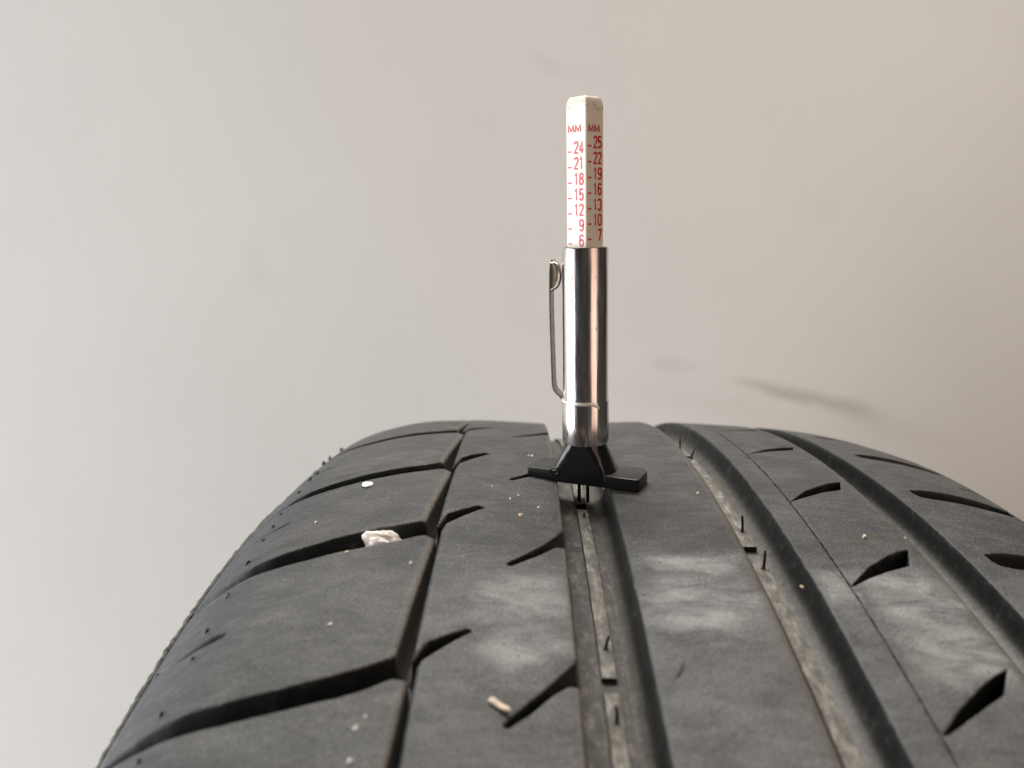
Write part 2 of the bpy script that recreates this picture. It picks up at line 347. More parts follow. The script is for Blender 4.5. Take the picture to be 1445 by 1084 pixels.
def block(name, outer, holes=(), w=(0.35, 0.35, 0.3), b=None, grid=1.6, step=0.8, depth=DEPTH, fillet=(1.8, 1.8), parent=None, rough=0.0, label=None, fresh=True, edge_line=None):
    """one raised piece of tread: outline in (u, s), rounded rims, walls down to the groove floor.
    w: rim widths towards -u, +u and along the tyre; b: how far the rim falls; fillet: widths of the curved wall foot towards -u, +u"""
    b = b or w
    loops = []
    for k, lp in enumerate([outer]+list(holes)):
        p = resample(lp, step if k == 0 else 0.5)
        if (area2(p) < 0) != (k > 0): p = p[::-1]
        if rough: p = p+rng.normal(0, rough if k == 0 else rough*.3, p.shape)
        loops.append(p)
    A = np.concatenate(loops); B = np.concatenate([np.roll(p, -1, 0) for p in loops])
    T = B-A; NRM = np.stack([T[:, 1], -T[:, 0]], -1)/(np.linalg.norm(T, axis=1)[:, None]+1e-12)    # points into the void
    isout = np.arange(len(A)) < len(loops[0])
    nu = NRM[:, 0]
    W = np.where(isout & (nu < -.88), w[0], np.where(isout & (nu > .88), w[1], w[2])); BB = np.where(isout & (nu < -.88), b[0], np.where(isout & (nu > .88), b[1], b[2]))
    vn = []; vw = []; vb = []; o = 0
    for p in loops:
        n = NRM[o:o+len(p)]; q = n+np.roll(n, 1, 0); q /= np.linalg.norm(q, axis=1)[:, None]+1e-9; vn.append(q)
        vw.append(np.minimum(W[o:o+len(p)], np.roll(W[o:o+len(p)], 1))); vb.append(np.minimum(BB[o:o+len(p)], np.roll(BB[o:o+len(p)], 1))); o += len(p)
    vn = np.concatenate(vn); vw = np.concatenate(vw); vb = np.concatenate(vb)
    st = [A]
    inner = []
    for f in (0.12, 0.35, 0.65, 1.0): inner.append(A-vn*(vw*f)[:, None]*1.0)
    inner.append(A-vn*(vw+0.9)[:, None])
    mn, mx = outer_min(loops[0])
    gx, gy = np.meshgrid(np.arange(mn[0], mx[0], grid), np.arange(mn[1], mx[1], grid)); gp = np.stack([gx.ravel(), gy.ravel()], -1)
    gp[:, 0] += (np.round((gp[:, 1]-mn[1])/grid) % 2)*grid*0.5
    cand = np.concatenate(inner+[gp]); tol = np.concatenate([np.full(len(A), 1)*vw*f*0.93 for f in (0.12, 0.35, 0.65, 1.0)]+[(vw+0.9)*0.93, np.full(len(gp), 0.9)])
    D, I = seg_dist_fast(cand, A, B); ok = inside(cand, loops[0]) & (D > tol) & (D > 0.01)
    for hl in loops[1:]: ok &= ~inside(cand, hl)
    isg = np.arange(len(cand)) >= len(cand)-len(gp); ok &= ~(isg & (D < W[I]+1.2))
    pts = np.concatenate([A, cand[ok]])
    edges = []; o = 0
    for p in loops:
        n = len(p); edges += [(o+k, o+(k+1) % n) for k in range(n)]; o += n
    vv, ee, ff, ov, oe, of = delaunay_2d_cdt([Vector(q) for q in pts], edges, [], 0, 1e-5)
    P = np.array([(q[0], q[1]) for q in vv]); F = np.array([f for f in ff if len(f) == 3])
    cen = P[F].mean(1); ins = inside(cen, loops[0])
    for hl in loops[1:]: ins &= ~inside(cen, hl)
    F = F[ins]
    orig = np.array([l[0] if l else -1 for l in ov])
    bid = np.full(len(A), -1); 
    for k, l in enumerate(ov):
        for q in l:
            if q < len(A): bid[q] = k
    D, I = seg_dist_fast(P, A, B); t = np.clip(1-D/W[I], 0, 1)
    H = -BB[I]*(1-np.sqrt(np.maximum(1-t**2*0.97, 0)))
    verts = [surf(P[:, 0], P[:, 1], H)]; uvs = [P]; faces = [tuple(f) for f in F]
    Df, If = seg_dist_fast(P[F].mean(1), A, B); dark = (Df < W[If]*0.85) & isout[If] & (nu[If] < -.88) & fresh
    mi = dark.astype(int).tolist(); main_edge = np.abs(A[:, 0]-np.interp(A[:, 1], *edge_line)) < 1.6 if edge_line is not None else np.abs(A[:, 0]-loops[0][:, 0].max()) < 1.6
    rimd = (nu[I] > .9) & isout[I] & (t > .05); dusts = [np.where(rimd, 0.9*np.sqrt(t), 0.0)]
    # walls
    hb = H[bid]; base = len(P); lev = np.linspace(0, 1, 8)[1:]; rows = [bid]
    circ = isout & (np.abs(vn[:, 0]) > 0.9)
    fl = np.where(circ, np.where(vn[:, 0] < 0, fillet[0], fillet[1]), 0.0); dr = np.where(isout, 0.25, 0.0)
    for L in lev:
        curve = 1-np.sqrt(np.maximum(1-L**2.6, 0)) if L < 1 else 1.0
        off = dr*L+fl*curve
        q = A+vn*off[:, None]; hh = hb+( -(depth+0.05)-hb)*(L if L < 1 else 1.0)
        verts.append(surf(q[:, 0], q[:, 1], hh)); uvs.append(np.stack([q[:, 0], q[:, 1]+hh*0.0], -1)); rows.append(np.arange(len(A))+base); base += len(A)
        dusts.append(np.where(circ & (vn[:, 0] > .9) & main_edge, 0.75, np.where(circ, np.clip((L-.62)/.38, 0, 1)**1.3, 0.0)))
    o = 0
    for p in loops:
        n = len(p)
        for j in range(len(lev)):
            for k in range(n):
                a, c = o+k, o+(k+1) % n
                faces.append((rows[j][a], rows[j+1][a], rows[j+1][c], rows[j][c])); mi.append(1)
        o += n
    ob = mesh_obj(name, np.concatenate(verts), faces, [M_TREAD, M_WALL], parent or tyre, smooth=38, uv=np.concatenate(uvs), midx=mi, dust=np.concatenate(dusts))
    ob.location = AX
    if label: ob['label'] = label
    return ob
def outer_min(p): return p.min(0), p.max(0)
def seg_dist_fast(pts, A, B):
    """distance to the outline, splitting the points into bands along s to stay quick"""
    D = np.full(len(pts), 1e9); I = np.zeros(len(pts), int)
    sl = np.floor(pts[:, 1]/12).astype(int)
    for k in np.unique(sl):
        m_ = sl == k; lo, hi = k*12-11, k*12+23
        js = np.where((np.maximum(A[:, 1], B[:, 1]) > lo) & (np.minimum(A[:, 1], B[:, 1]) < hi))[0]
        if len(js) == 0: js = np.arange(len(A))
        q = pts[m_]; ab = (B-A)[js]; rel = q[:, None]-A[js][None]
        t = np.clip((rel*ab).sum(-1)/((ab**2).sum(-1)+1e-12), 0, 1); d = np.linalg.norm(rel-t[..., None]*ab[None], axis=-1)
        a = d.argmin(1); D[m_] = d[np.arange(len(q)), a]; I[m_] = js[a]
    return D, I
S0, S1 = -190.0, 130.0

# --- carcass: groove floors between the ribs, shoulders and sidewalls, all the way round
cu = np.concatenate([np.arange(-71.8, 96.5, 0.7)])
def floor_h(u):
    d = np.interp(u, [-71.8, -71, -68, -60, -50, 86, 92, 96.2], [0.30, 0.5, 1.5, 4.6, DEPTH, DEPTH, 4.0, 0.35])
    return -d
prof = [(u, R_TYRE-drop(u)+floor_h(u)) for u in cu]
left = [(-72.6, 339.6), (-73.4, 338.1), (-74.4, 335.6), (-76, 330), (-78.5, 318), (-81.5, 300), (-82.5, 282), (-80.5, 262), (-76.5, 248), (-71, 242), (-66, 240)]
right = [(99, 349.1), (102, 347.0), (105, 343.8), (107.2, 339), (109, 330), (111.5, 316), (113.5, 298), (113.8, 282), (111.8, 262), (107, 248), (101, 242), (96, 240)]
full = left[::-1]+prof+right
ths = np.concatenate([np.arange(S0-10, S1+10, 2.0), np.arange(S1+10, S0-10+2*math.pi*R_TYRE, 12.0)])/R_TYRE
V = []; UV = []
for th in ths:
    for (u, r) in full: V.append((u, r*math.sin(th), r*math.cos(th))); UV.append((u, th*R_TYRE))
n = len(full); Fc = []; mi = []
for i in range(len(ths)):
    j = (i+1) % len(ths)
    for k in range(n-1):
        Fc.append((i*n+k, i*n+k+1, j*n+k+1, j*n+k)); uu = 0.5*(full[k][0]+full[k+1][0]); mi.append(0 if -70 < uu < 95 else 1)
carc = mesh_obj('carcass', V, Fc, [M_FLOOR, M_WALL], tyre, smooth=60, uv=UV, midx=mi); carc.location = AX

# --- left shoulder: blocks parted by curved lateral grooves
L1u = [(-27.0, -102.0), (-31, -104.2), (-36, -106.1), (-42, -107.4), (-50.5, -108.1), (-57, -107.9), (-63.5, -107), (-69, -105.9), (-71.6, -105.3)]
L1l = [(-24.7, -106.8), (-26.8, -106.3), (-30, -108.4), (-33.5, -109.9), (-40.5, -111.5), (-49, -112.3), (-55.4, -112.1), (-60.5, -111.2), (-66.2, -109.3), (-71.6, -107.0)]
L2u = [(-26.7, -62), (-31.8, -64.1), (-39.3, -66.4), (-46.6, -68), (-53.7, -68.9), (-58.4, -68.5), (-64.7, -67), (-68.5, -65.8), (-71.6, -64.9)]
L2l = [(-24.3, -69.2), (-26.3, -67.6), (-29.3, -69.2), (-31.5, -70.3), (-37.3, -72.2), (-45.4, -73.4), (-52.3, -73.8), (-58, -73.0), (-63, -71.2), (-66.8, -69.4), (-71.6, -67)]
L3u = [(-26.3, -28), (-30, -30.4), (-38.8, -33.4), (-46.4, -34.8), (-51.6, -35.7), (-55.3, -36.1), (-59.4, -35.7), (-64.4, -33.9), (-68, -32.4), (-71.6, -31.2)]
L3l = [(-23.9, -35.2), (-25.8, -32.9), (-29.7, -34.7), (-38.2, -37.9), (-45.6, -39.2), (-50.6, -39.9), (-54.6, -40.0), (-58.5, -39), (-64.5, -36.4), (-68, -34.8), (-71.6, -33)]
L4u = [(-26, 11), (-30, 8.6), (-34, 6.8), (-40.7, 5), (-46, 4.4), (-52, 4), (-58, 4.2), (-64, 5.5), (-71.6, 8)]
L4l = [(-23.5, 2.5), (-25.2, 5.5), (-29.5, 4), (-33.6, 2.4), (-40, .8), (-44.3, .2), (-51, .2), (-57, 1), (-64, 3.2), (-71.6, 6)]
def shift(l, d): return [(u, s+d) for u, s in l]
def slot(p0, p1, p2, wd, taper=.5):
    """narrow curved sipe outline through three points"""
    ts = np.linspace(0, 1, 9); P0, P1, P2 = map(np.array, (p0, p1, p2)); c = 2*P1-.5*(P0+P2)
    q = np.array([(1-t)**2*P0+2*t*(1-t)*c+t*t*P2 for t in ts]); d = np.gradient(q, axis=0); d /= np.linalg.norm(d, axis=1)[:, None]
    nn = np.stack([-d[:, 1], d[:, 0]], -1); ww = wd*0.5*np.interp(ts, [0, .05, .5, 1], [.7, 1, .9, taper])
    return [tuple(x) for x in q+nn*ww[:, None]]+[tuple(x) for x in (q-nn*ww[:, None])[::-1]]
BW = dict(w=(0.5, 1.5, 0.35), b=(0.5, 0.7, 0.3), fillet=(0, 0.8))
def shoulder_block(far, near, holes):
    # far edge runs from the inner corner outwards, then the near edge back to the inner corner
    return block('shoulder_block', list(far)+list(near)[::-1], holes, rough=0.02, fresh=False, edge_line=([-400, 400], [-25.5, -25.5]), **BW)
shoulder_block(shift(L4l, 38), L4u, [slot((-54, 22), (-62, 24), (-69.5, 28), .9)])
shoulder_block(L4l, L3u, [slot((-53.6, -17.2), (-61, -16.5), (-69.2, -12.5), 1.0)])
shoulder_block(L3l, L2u, [slot((-54.6, -53.3), (-61.2, -52.0), (-69, -47.8), 1.3)])
b1 = shoulder_block(L2l, L1u, [slot((-55.2, -90.6), (-62.3, -89.2), (-69.7, -85.6), 2.1, .3)])
b0 = shoulder_block(L1l, shift(L1u, -40), [slot((-55.2, -129), (-62.3, -127.5), (-69.7, -124), 2.1, .3)])
for k in range(1, 3):
    o = b0.copy(); C.objects.link(o); o.parent = tyre; o.location = AX; o.rotation_euler = (40.0*k/R_TYRE, 0, 0)

# --- rib between the shoulder and the gauge groove, with slanted notches on both sides
N2 = [(-23.66, -104.1), (-23.3, -102.9), (-20, -99.4), (-16.5, -96.1), (-16.6, -95.6), (-17.2, -95.5), (-20, -97.0), (-23.05, -99.0), (-24.5, -102.8)]
N1 = [(-23.4, -65.4), (-22.96, -63.3), (-20, -59.6), (-16.2, -55.5), (-16.3, -54.9), (-17.2, -54.4), (-20, -56.4), (-22.97, -58.9), (-24.3, -64.1)]
N0 = [(-23.3, -33.0), (-22.8, -29.2), (-20, -24.9), (-16.2, -19.9), (-16.4, -19.3), (-17.4, -19.1), (-20, -20.9), (-22.6, -24.4), (-23.9, -31.8)]
R2n = [(-1.2, -101.4), (-2.4, -103.2), (-5.2, -106.7), (-8.8, -110.8), (-11.5, -114.0), (-11.3, -114.6), (-10.7, -114.6), (-8.1, -112.3), (-4.9, -108.6), (-2.7, -106.8), (-1.2, -106.7)]
R1n = [(-1.2, -63.6), (-2.4, -66), (-5, -70.0), (-8.4, -73.8), (-11.4, -76.8), (-11.3, -77.5), (-10.7, -77.7), (-6, -73.7), (-3, -70.5), (-1.2, -70.5)]
lefts = shift(N2, -38)+N2+N1+N0+shift(N1, 73)+shift(N1, 110)
rights = shift(R1n, 118)+shift(R1n, 79)+shift(R1n, 38.3)+R1n+R2n+shift(R2n, -38)
rib1 = [(-23.8, S0)]+lefts+[(-23.6, S1), (-1.3, S1)]+[q for q in rights]+[(-1.3, S0)]
block('tread_rib', rib1, w=(0.7, 0.9, 0.3), b=(0.45, 0.5, 0.25), fillet=(0.6, 0.5), rough=0.02, label='notched rib to the left of the gauge groove')
# --- plain rib right of the gauge groove
block('tread_rib', [(9.3, S0), (28.5+2.2, S0), (28.5+2.2, S1), (9.3, S1)], w=(0.45, 2.6, 0.3), b=(0.4, 2.2, 0.3), fillet=(2.6, 0.9), rough=0.015, label='smooth plain rib to the right of the gauge groove')
# --- narrow band and notched rib, parted by a hairline cut
block('tread_band', [(38.6, S0), (44.08, S0), (44.08, S1), (38.6, S1)], w=(0.45, 0.12, 0.3), b=(0.4, 0.1, 0.3), fillet=(3.2, 0.02), rough=0.055, label='narrow band beside the hairline cut')
Q2 = [(44.5, -115.3), (48.8, -110.7), (54, -106.1), (57.2, -103.6), (59.7, -102.2), (56.6, -107.3), (51.7, -110.7), (45.6, -115.0)]
Q1 = [(44.5, -83.0), (49.6, -76.9), (54.8, -72.4), (57.4, -70.6), (59.4, -69.8), (57.2, -75.5), (52.5, -77.9), (48.3, -80.5), (45.0, -83.0)]
Q0 = [(44.5, -50.5), (49.6, -43.9), (56.4, -38.1), (59.4, -36.6), (57.6, -41.9), (52.9, -44.3), (47, -48.7)]
Qm = [(44.6, -17.3), (50.8, -10.6), (56, -6.8), (59.2, -5.3), (57.9, -9.2), (50.1, -13.2)]
block('tread_rib', [(44.30, S0), (62.8, S0), (62.8, S1), (44.30, S1)], [shift(Q2, -32.5), Q2, Q1, Q0, Qm, shift(Qm, 33), shift(Qm, 66)],
      w=(0.14, 3.0, 0.25), b=(0.12, 2.4, 0.2), fillet=(0.02, 0.7), rough=0.055, label='rib with curved black notches along its right edge')
# --- right shoulder with long closed notches
T0 = [(73.3, -38.6), (76, -37.5), (79, -36.8), (86.9, -36), (92.4, -36.4), (95.4, -37.6), (95.5, -40.6), (94.2, -41.3), (87.2, -42.4), (81.7, -42.6), (76.5, -42.9), (74.2, -42.4), (73.4, -40.8)]
TS = slot((91.2, -24.8), (93.4, -25.3), (95.6, -26.0), 1.3)
holes = []
for k in range(-4, 6): holes += [shift(T0, 30.6*k), shift(TS, 30.6*k)]
block('shoulder_rib', [(68.9, S0), (96.1, S0), (96.1, S1), (66.9, S1), (67.4, -10), (68.7, -52), (69.0, -80)], holes, w=(0.45, 0.4, 0.25), b=(0.4, 0.3, 0.2), fillet=(2.2, 0), rough=0.02,
      label='right shoulder rib with long curved slots')

# --- low strips moulded on the groove floors
def strip(u0, u1, s0, s1, top):
    us = [u0-.12, u0, u0+.12, (u0+u1)/2, u1-.12, u1, u1+.12]; hs = [-DEPTH-.1, top-.1, top, top+.03, top, top-.1, -DEPTH-.1]
    ns = max(2, int((s1-s0)/1.5)); V = []; UVs = []; F = []
    ss = np.linspace(s0, s1, ns)
    for i, s in enumerate(ss):
        for u, h in zip(us, hs):
            jit = noise.noise((u*.8, s*.5, 3))*.06
            V.append(surf(np.array([u+jit]), np.array([s]), h)[0]); UVs.append((u, s))
    for i in range(ns-1):
        for k in range(6): F.append((i*7+k, i*7+k+1, (i+1)*7+k+1, (i+1)*7+k))
    F.append(tuple(range(7))[::-1]); F.append(tuple((ns-1)*7+k for k in range(7)))
    mi_ = [0]*(len(F)-2)+[1, 1]
    for i in range(ns-1):
        mi_[i*6] = 1; mi_[i*6+5] = 1
    o = mesh_obj('groove_strip', V, F, [M_STRIP, M_WALL], tyre, smooth=40, uv=UVs, midx=mi_); o.location = AX
for s0, s1 in ((-160, -102.6), (-99.5, -42.6), (-39.4, 17), (20, 77)): strip(2.75, 4.95, s0, s1, -4.75)
for s0, s1 in ((-123, -65.8), (-62.4, -3.4), (-0.6, 57)): strip(32.3, 34.9, s0, s1, -4.55)

# --- vent hairs standing on the strips
M_HAIR = simple('black_vent_rubber', (0.016, 0.016, 0.017), 0.45, var=.4)
def tube_mesh(name, pts, radii, mat, parent=None, seg=8, cap=True, scale=MM):
    V = []; F = []; pts = [Vector(p) for p in pts]
    for i, p in enumerate(pts):
        d = (pts[min(i+1, len(pts)-1)]-pts[max(i-1, 0)]).normalized(); a = d.orthogonal().normalized(); b_ = d.cross(a)
        if i and a.dot(pa) < 0.99:
            a = (pa-d*pa.dot(d)).normalized(); b_ = d.cross(a)
        pa = a
        for k in range(seg):
            t = 2*math.pi*k/seg; V.append(p+(a*math.cos(t)+b_*math.sin(t))*radii[i])
    for i in range(len(pts)-1):
        for k in range(seg): F.append((i*seg+k, i*seg+(k+1) % seg, (i+1)*seg+(k+1) % seg, (i+1)*seg+k))
    if cap: F.append(tuple(range(seg))[::-1]); F.append(tuple((len(pts)-1)*seg+k for k in range(seg)))
    return mesh_obj(name, [tuple(v) for v in V], F, mat, parent, smooth=50, scale=scale)
def hair(u, s, h0, ln, lu, ls, rad=.26):
    pts = []; 
    bu, bs_ = rng.normal(0, .28, 2)
    for t in (0, .08, .2, .4, .6, .8, 1.0): pts.append(surf(np.array([u+lu*t+bu*t*t]), np.array([s+ls*t+bs_*t*t]), h0+ln*t)[0])
    o = tube_mesh('vent_hair', pts, [rad*2.1, rad*1.35, rad, rad*.97, rad*.92, rad*.86, rad*.72], M_HAIR, tyre); o.location = AX
hair(33.8, -55.8, -4.6, 3.3, .35, .5); hair(33.9, -70.7, -4.6, 3.3, .6, .8); hair(33.9, -5.0, -4.6, 2.9, .3, .3); hair(33.9, 10.5, -4.6, 2.9, .1, .2)
hair(3.9, -92.9, -4.8, 2.1, .25, .6, .24); hair(3.95, -108.3, -4.8, 2.0, .35, .8, .26); hair(3.9, -47.0, -4.8, 1.0, .1, .2); hair(3.9, 12.0, -4.8, 3.0, 0, .2, .3); hair(3.9, 27.0, -4.8, 3.2, 0, .2, .3)

# --- cut-off vent nubs along the left shoulder
nubs = [(-60.1, -86.2), (-59.9, -93.1), (-60.5, -104.9), (-60.2, -113.6), (-59.8, -76.0), (-59.8, -64.4), (-59.5, -55.2), (-59.0, -49.6), (-57.6, -16.2), (-58.6, -19.6), (-58.8, -29.4), (-59.6, -41.5),
        (-60, -8), (-60, 1.5), (-60.5, 12), (-59, 20), (-60.5, 28), (-60, -122), (-71, -86)]
for u, s in nubs:
    hgt = .42 if s < -5 else .95
    pts = [surf(np.array([u+.25*t*rng.normal()]), np.array([s+.3*t]), -.1+(hgt+.1)*t)[0] for t in (0, .5, .8, 1)]
    o = tube_mesh('vent_nub', pts, [.46, .36, .26, .12] if s < -5 else [.6, .5, .36, .15], M_HAIR, tyre, seg=9); o.location = AX

# --- rough moulding ridge round the left edge
V = []; F = []; UVs = []
ss = np.arange(S0, S1, .55); prof_r = [(-71.5, .15), (-71.9, .75), (-72.6, .9), (-73.2, .2), (-73.6, -.5)]
for i, s in enumerate(ss):
    j = .8*noise.noise((s*1.9, 0, 0))+.5*noise.noise((s*.5, 4, 0))
    for k, (u, h) in enumerate(prof_r):
        amp = (0, .7, 1, .7, 0)[k]
        V.append(surf(np.array([u]), np.array([s]), h+amp*j)[0]); UVs.append((u, s))
for i in range(len(ss)-1):
    for k in range(4): F.append((i*5+k, i*5+k+1, (i+1)*5+k+1, (i+1)*5+k))
o = mesh_obj('moulding_ridge', V, F, M_FLOOR, tyre, smooth=25, uv=UVs); o.location = AX

# ------------------------------------------------------------------ the tread depth gauge
gauge = empty('tread_depth_gauge')
tag(gauge, 'chrome pen shaped tyre tread depth gauge standing upright in the tread groove', 'depth gauge')
GU, GS = 4.93, -37.2
gauge.location = world_pt(GU, GS)
th = GS/R_TYRE
gz = Vector((-0.0137, math.sin(th), math.cos(th))).normalized(); gx = Vector((1, 0, 0)); gy = gz.cross(gx).normalized(); gx = gy.cross(gz)
gm = Matrix.Identity(4)
for i in range(3): gm[i][0] = gx[i]; gm[i][1] = gy[i]; gm[i][2] = gz[i]; gm[i][3] = gauge.location[i]
gauge.matrix_world = gm
M_CHROME, M_IVORY = chrome(), ivory()
M_BLACK = simple('glossy_black_plastic', (0.008, 0.008, 0.009), 0.20, var=.3, scale=900, bs=.12)
M_BARB = simple('matt_black_plastic', (0.010, 0.0095, 0.0095), 0.32, spec=.28, var=.35, scale=1500, bs=.35)
M_RED = simple('red_print', (0.50, 0.016, 0.040), 0.45, var=.35, scale=2500, bs=0)
M_STEEL = simple('dull_clip_steel', (0.34, 0.31, 0.27), 0.34, metal=1.0, var=.35, scale=900, bs=.25)

def lathe(name, prof_, mat, parent, seg=64, clampy=None, ang=0.0):
    V = []; F = []; n_ = len(prof_)
    for k in range(seg):
        t = 2*math.pi*k/seg
        for r, z in prof_:
            x, y = r*math.cos(t), r*math.sin(t)
            if clampy: y = max(-clampy, min(clampy, y))
            V.append((x, y, z))
    for k in range(seg):
        j = (k+1) % seg
        for i in range(n_-1): F.append((k*n_+i, j*n_+i, j*n_+i+1, k*n_+i+1))
    return mesh_obj(name, V, F, mat, parent, smooth=35)
def rounded_square(half, rad, seg=5):
    out = []
    for q in range(4):
        cx, cy = [(1, 1), (-1, 1), (-1, -1), (1, -1)][q]
        for k in range(seg+1):
            t = math.pi/2*(q+k/seg); out.append((cx*(half-rad)+rad*math.cos(t), cy*(half-rad)+rad*math.sin(t)))
    return out
# barrel
lathe('barrel', [(3.9, 46.7), (4.1, 49.0), (4.30, 49.25), (4.58, 49.22), (4.70, 49.0), (4.71, 30), (4.71, 14), (4.68, 8.9), (4.2, 8.4), (3.6, 8.4)], M_CHROME, gauge, 96)
# clip collar round the foot of the barrel
lathe('collar', [(4.70, 17.75), (4.84, 17.72), (4.90, 17.55), (4.90, 9.0), (4.83, 8.65), (4.4, 8.6)], M_CHROME, gauge, 96)
V = []; F = []
for k in range(41):      # raised lip where the clip strap meets the barrel
    t = math.radians(-196+136*k/40); z = 17.6-(0.9*max(0, (k-34)/6)**1.5)
    for rr, dz in ((4.72, .42), (4.98, .34), (5.08, .05), (5.02, -.25), (4.85, -.35)): V.append((rr*math.cos(t), rr*math.sin(t), z+dz))
for k in range(40):
    for i in range(4): F.append((k*5+i, (k+1)*5+i, (k+1)*5+i+1, k*5+i+1))
M_LIP = simple('bright_clip_edge', (0.80, 0.77, 0.70), 0.42, metal=0.6, var=.1, scale=700, bs=0)
mesh_obj('collar_lip', V, F, M_LIP, gauge, smooth=50)

# pocket clip: bent strap ending in a pressed dimple that touches the barrel
path = [(4.5, 16.9), (4.62, 17.4), (5.1, 18.3), (5.9, 19.0), (6.5, 19.9), (6.72, 21.2), (6.8, 24), (6.95, 30), (7.05, 36), (7.05, 40.2), (7.0, 41.5), (6.95, 43.2), (6.9, 45), (6.72, 46.3), (6.6, 46.7)]
def catmull(P, n):
    P = [np.array(p, float) for p in P]; out = []
    for i in range(len(P)-1):
        p0, p1, p2, p3 = P[max(i-1, 0)], P[i], P[i+1], P[min(i+2, len(P)-1)]
        for k in range(n):
            t = k/n; out.append(.5*((2*p1)+(-p0+p2)*t+(2*p0-5*p1+4*p2-p3)*t*t+(-p0+3*p1-3*p2+p3)*t**3))
    out.append(P[-1]); return np.array(out)
pp = catmull(path, 5); tn = np.gradient(pp, axis=0); tn /= np.linalg.norm(tn, axis=1)[:, None]; nrm = np.stack([tn[:, 1], -tn[:, 0]], -1)   # outward in (r, z)
WD = np.linspace(-1, 1, 9); V = []; F = []; TH = .30
def clip_pt(i, wf, side):
    r, z = pp[i]; hw = 1.5 if z < 40 else 1.5+.2*math.sin(min(1, (z-40)/6.6)*math.pi)
    if z > 46.2: hw *= .7
    bul = 0
    if 40.3 < z < 46.5: bul = 1.95*math.sqrt(max(0, 1-((z-43.4)/3.1)**2))*math.cos(wf*math.pi/2)**.8
    rr = r-bul+nrm[i][0]*TH*.5*side; zz = z+nrm[i][1]*TH*.5*side
    return (-rr, wf*hw, zz)
for i in range(len(pp)):
    for side in (1, -1):
        for wf in WD: V.append(clip_pt(i, wf, side))
nw = len(WD); st = 2*nw
for i in range(len(pp)-1):
    for k in range(nw-1):
        F.append((i*st+k, i*st+k+1, (i+1)*st+k+1, (i+1)*st+k)); F.append((i*st+nw+k+1, i*st+nw+k, (i+1)*st+nw+k, (i+1)*st+nw+k+1))
    F.append((i*st, (i+1)*st, (i+1)*st+nw, i*st+nw)); F.append((i*st+nw-1, i*st+st-1, (i+1)*st+st-1, (i+1)*st+nw-1))
e0 = (len(pp)-1)*st
for k in range(nw-1): F.append((e0+k, e0+k+1, e0+nw+k+1, e0+nw+k)); F.append((k+1, k, nw+k, nw+k+1))
clip = mesh_obj('pocket_clip', V, F, M_STEEL, gauge, smooth=35)
clip.rotation_euler = (0, 0, math.radians(-16))

# measuring bar, square and ivory, one edge towards the viewer
HALF = 2.64; rs = rounded_square(HALF, .35)
lev = [(1.0, 12.0), (1.0, 30.0), (1.0, 48.0), (1.0, 60.0), (1.0, 72.0), (1.0, 76.0), (.985, 76.6), (.94, 77.2), (.87, 77.7), (.78, 77.95), (.5, 78.1), (.25, 78.15)]
V = []; F = []
for f, z in lev:
    for x, y in rs: V.append((x*f, y*f, z))
nr = len(rs)
for i in range(len(lev)-1):
    for k in range(nr): F.append((i*nr+k, i*nr+(k+1) % nr, (i+1)*nr+(k+1) % nr, (i+1)*nr+k))
F.append(tuple((len(lev)-1)*nr+k for k in range(nr)))
bar = mesh_obj('measuring_bar', V, F, M_IVORY, gauge, smooth=40); bar.rotation_euler = (0, 0, math.radians(45))

# red print: condensed stroke lettering, glyph box 1 wide and 2 high
def arc(cx, cy, rx, ry, a0, a1, n=10): return [(cx+rx*math.cos(math.radians(a0+(a1-a0)*k/n)), cy+ry*math.sin(math.radians(a0+(a1-a0)*k/n))) for k in range(n+1)]
GL = {
 '0': [arc(.5, 1.5, .42, .42, 0, 180)+arc(.5, .5, .42, .42, 180, 360)+[(.92, 1.5)]],
 '1': [[(.2, 1.55), (.52, 1.92), (.52, .04)]],
 '2': [arc(.5, 1.48, .42, .44, 170, -30)+[(.1, .1), (.95, .1)]],
 '3': [arc(.48, 1.48, .42, .44, 165, -80), arc(.48, .52, .44, .48, 85, -165)],
 '4': [[(.70, .04), (.70, 1.92), (.06, .62)], [(.0, .55), (1.0, .55)]],
 '5': [[(.88, 1.9), (.18, 1.9), (.12, 1.02)]+arc(.48, .62, .43, .56, 135, -160)],
 '6': [arc(.5, 1.5, .42, .42, 20, 180)+arc(.5, .5, .42, .42, 180, 360)+arc(.5, .72, .42, .44, 0, 175)],
 '7': [[(.06, 1.9), (.92, 1.9), (.42, .04)]],
 '8': [arc(.5, 1.5, .37, .40, -90, 270, 16), arc(.5, .56, .43, .48, 90, 450, 16)],
 '9': [arc(.5, .5, .42, .42, -160, 0)+arc(.5, 1.5, .42, .42, 0, 180)+arc(.5, 1.28, .42, .44, 180, 355)],
 'M': [[(.06, .04), (.10, 1.92), (.5, .3), (.9, 1.92), (.94, .04)]],
}
def ribbon(poly, wd, z, V, F):
    P = [Vector((p[0], p[1])) for p in poly]; n_ = len(P); base = len(V)
    for i, p in enumerate(P):
        d0 = (P[i]-P[i-1]).normalized() if i else (P[1]-P[0]).normalized(); d1 = (P[i+1]-P[i]).normalized() if i < n_-1 else d0
        n0 = Vector((-d0.y, d0.x)); n1 = Vector((-d1.y, d1.x)); mm_ = (n0+n1)
        mm_ = mm_.normalized() if mm_.length > .1 else n0; k = min(1.6, 1/max(.3, mm_.dot(n1)))
        for sg in (1, -1): q = p+mm_*wd*.5*k*sg; V.append((q.x, q.y, z))
    for i in range(n_-1): F.append((base+2*i, base+2*i+1, base+2*i+3, base+2*i+2))
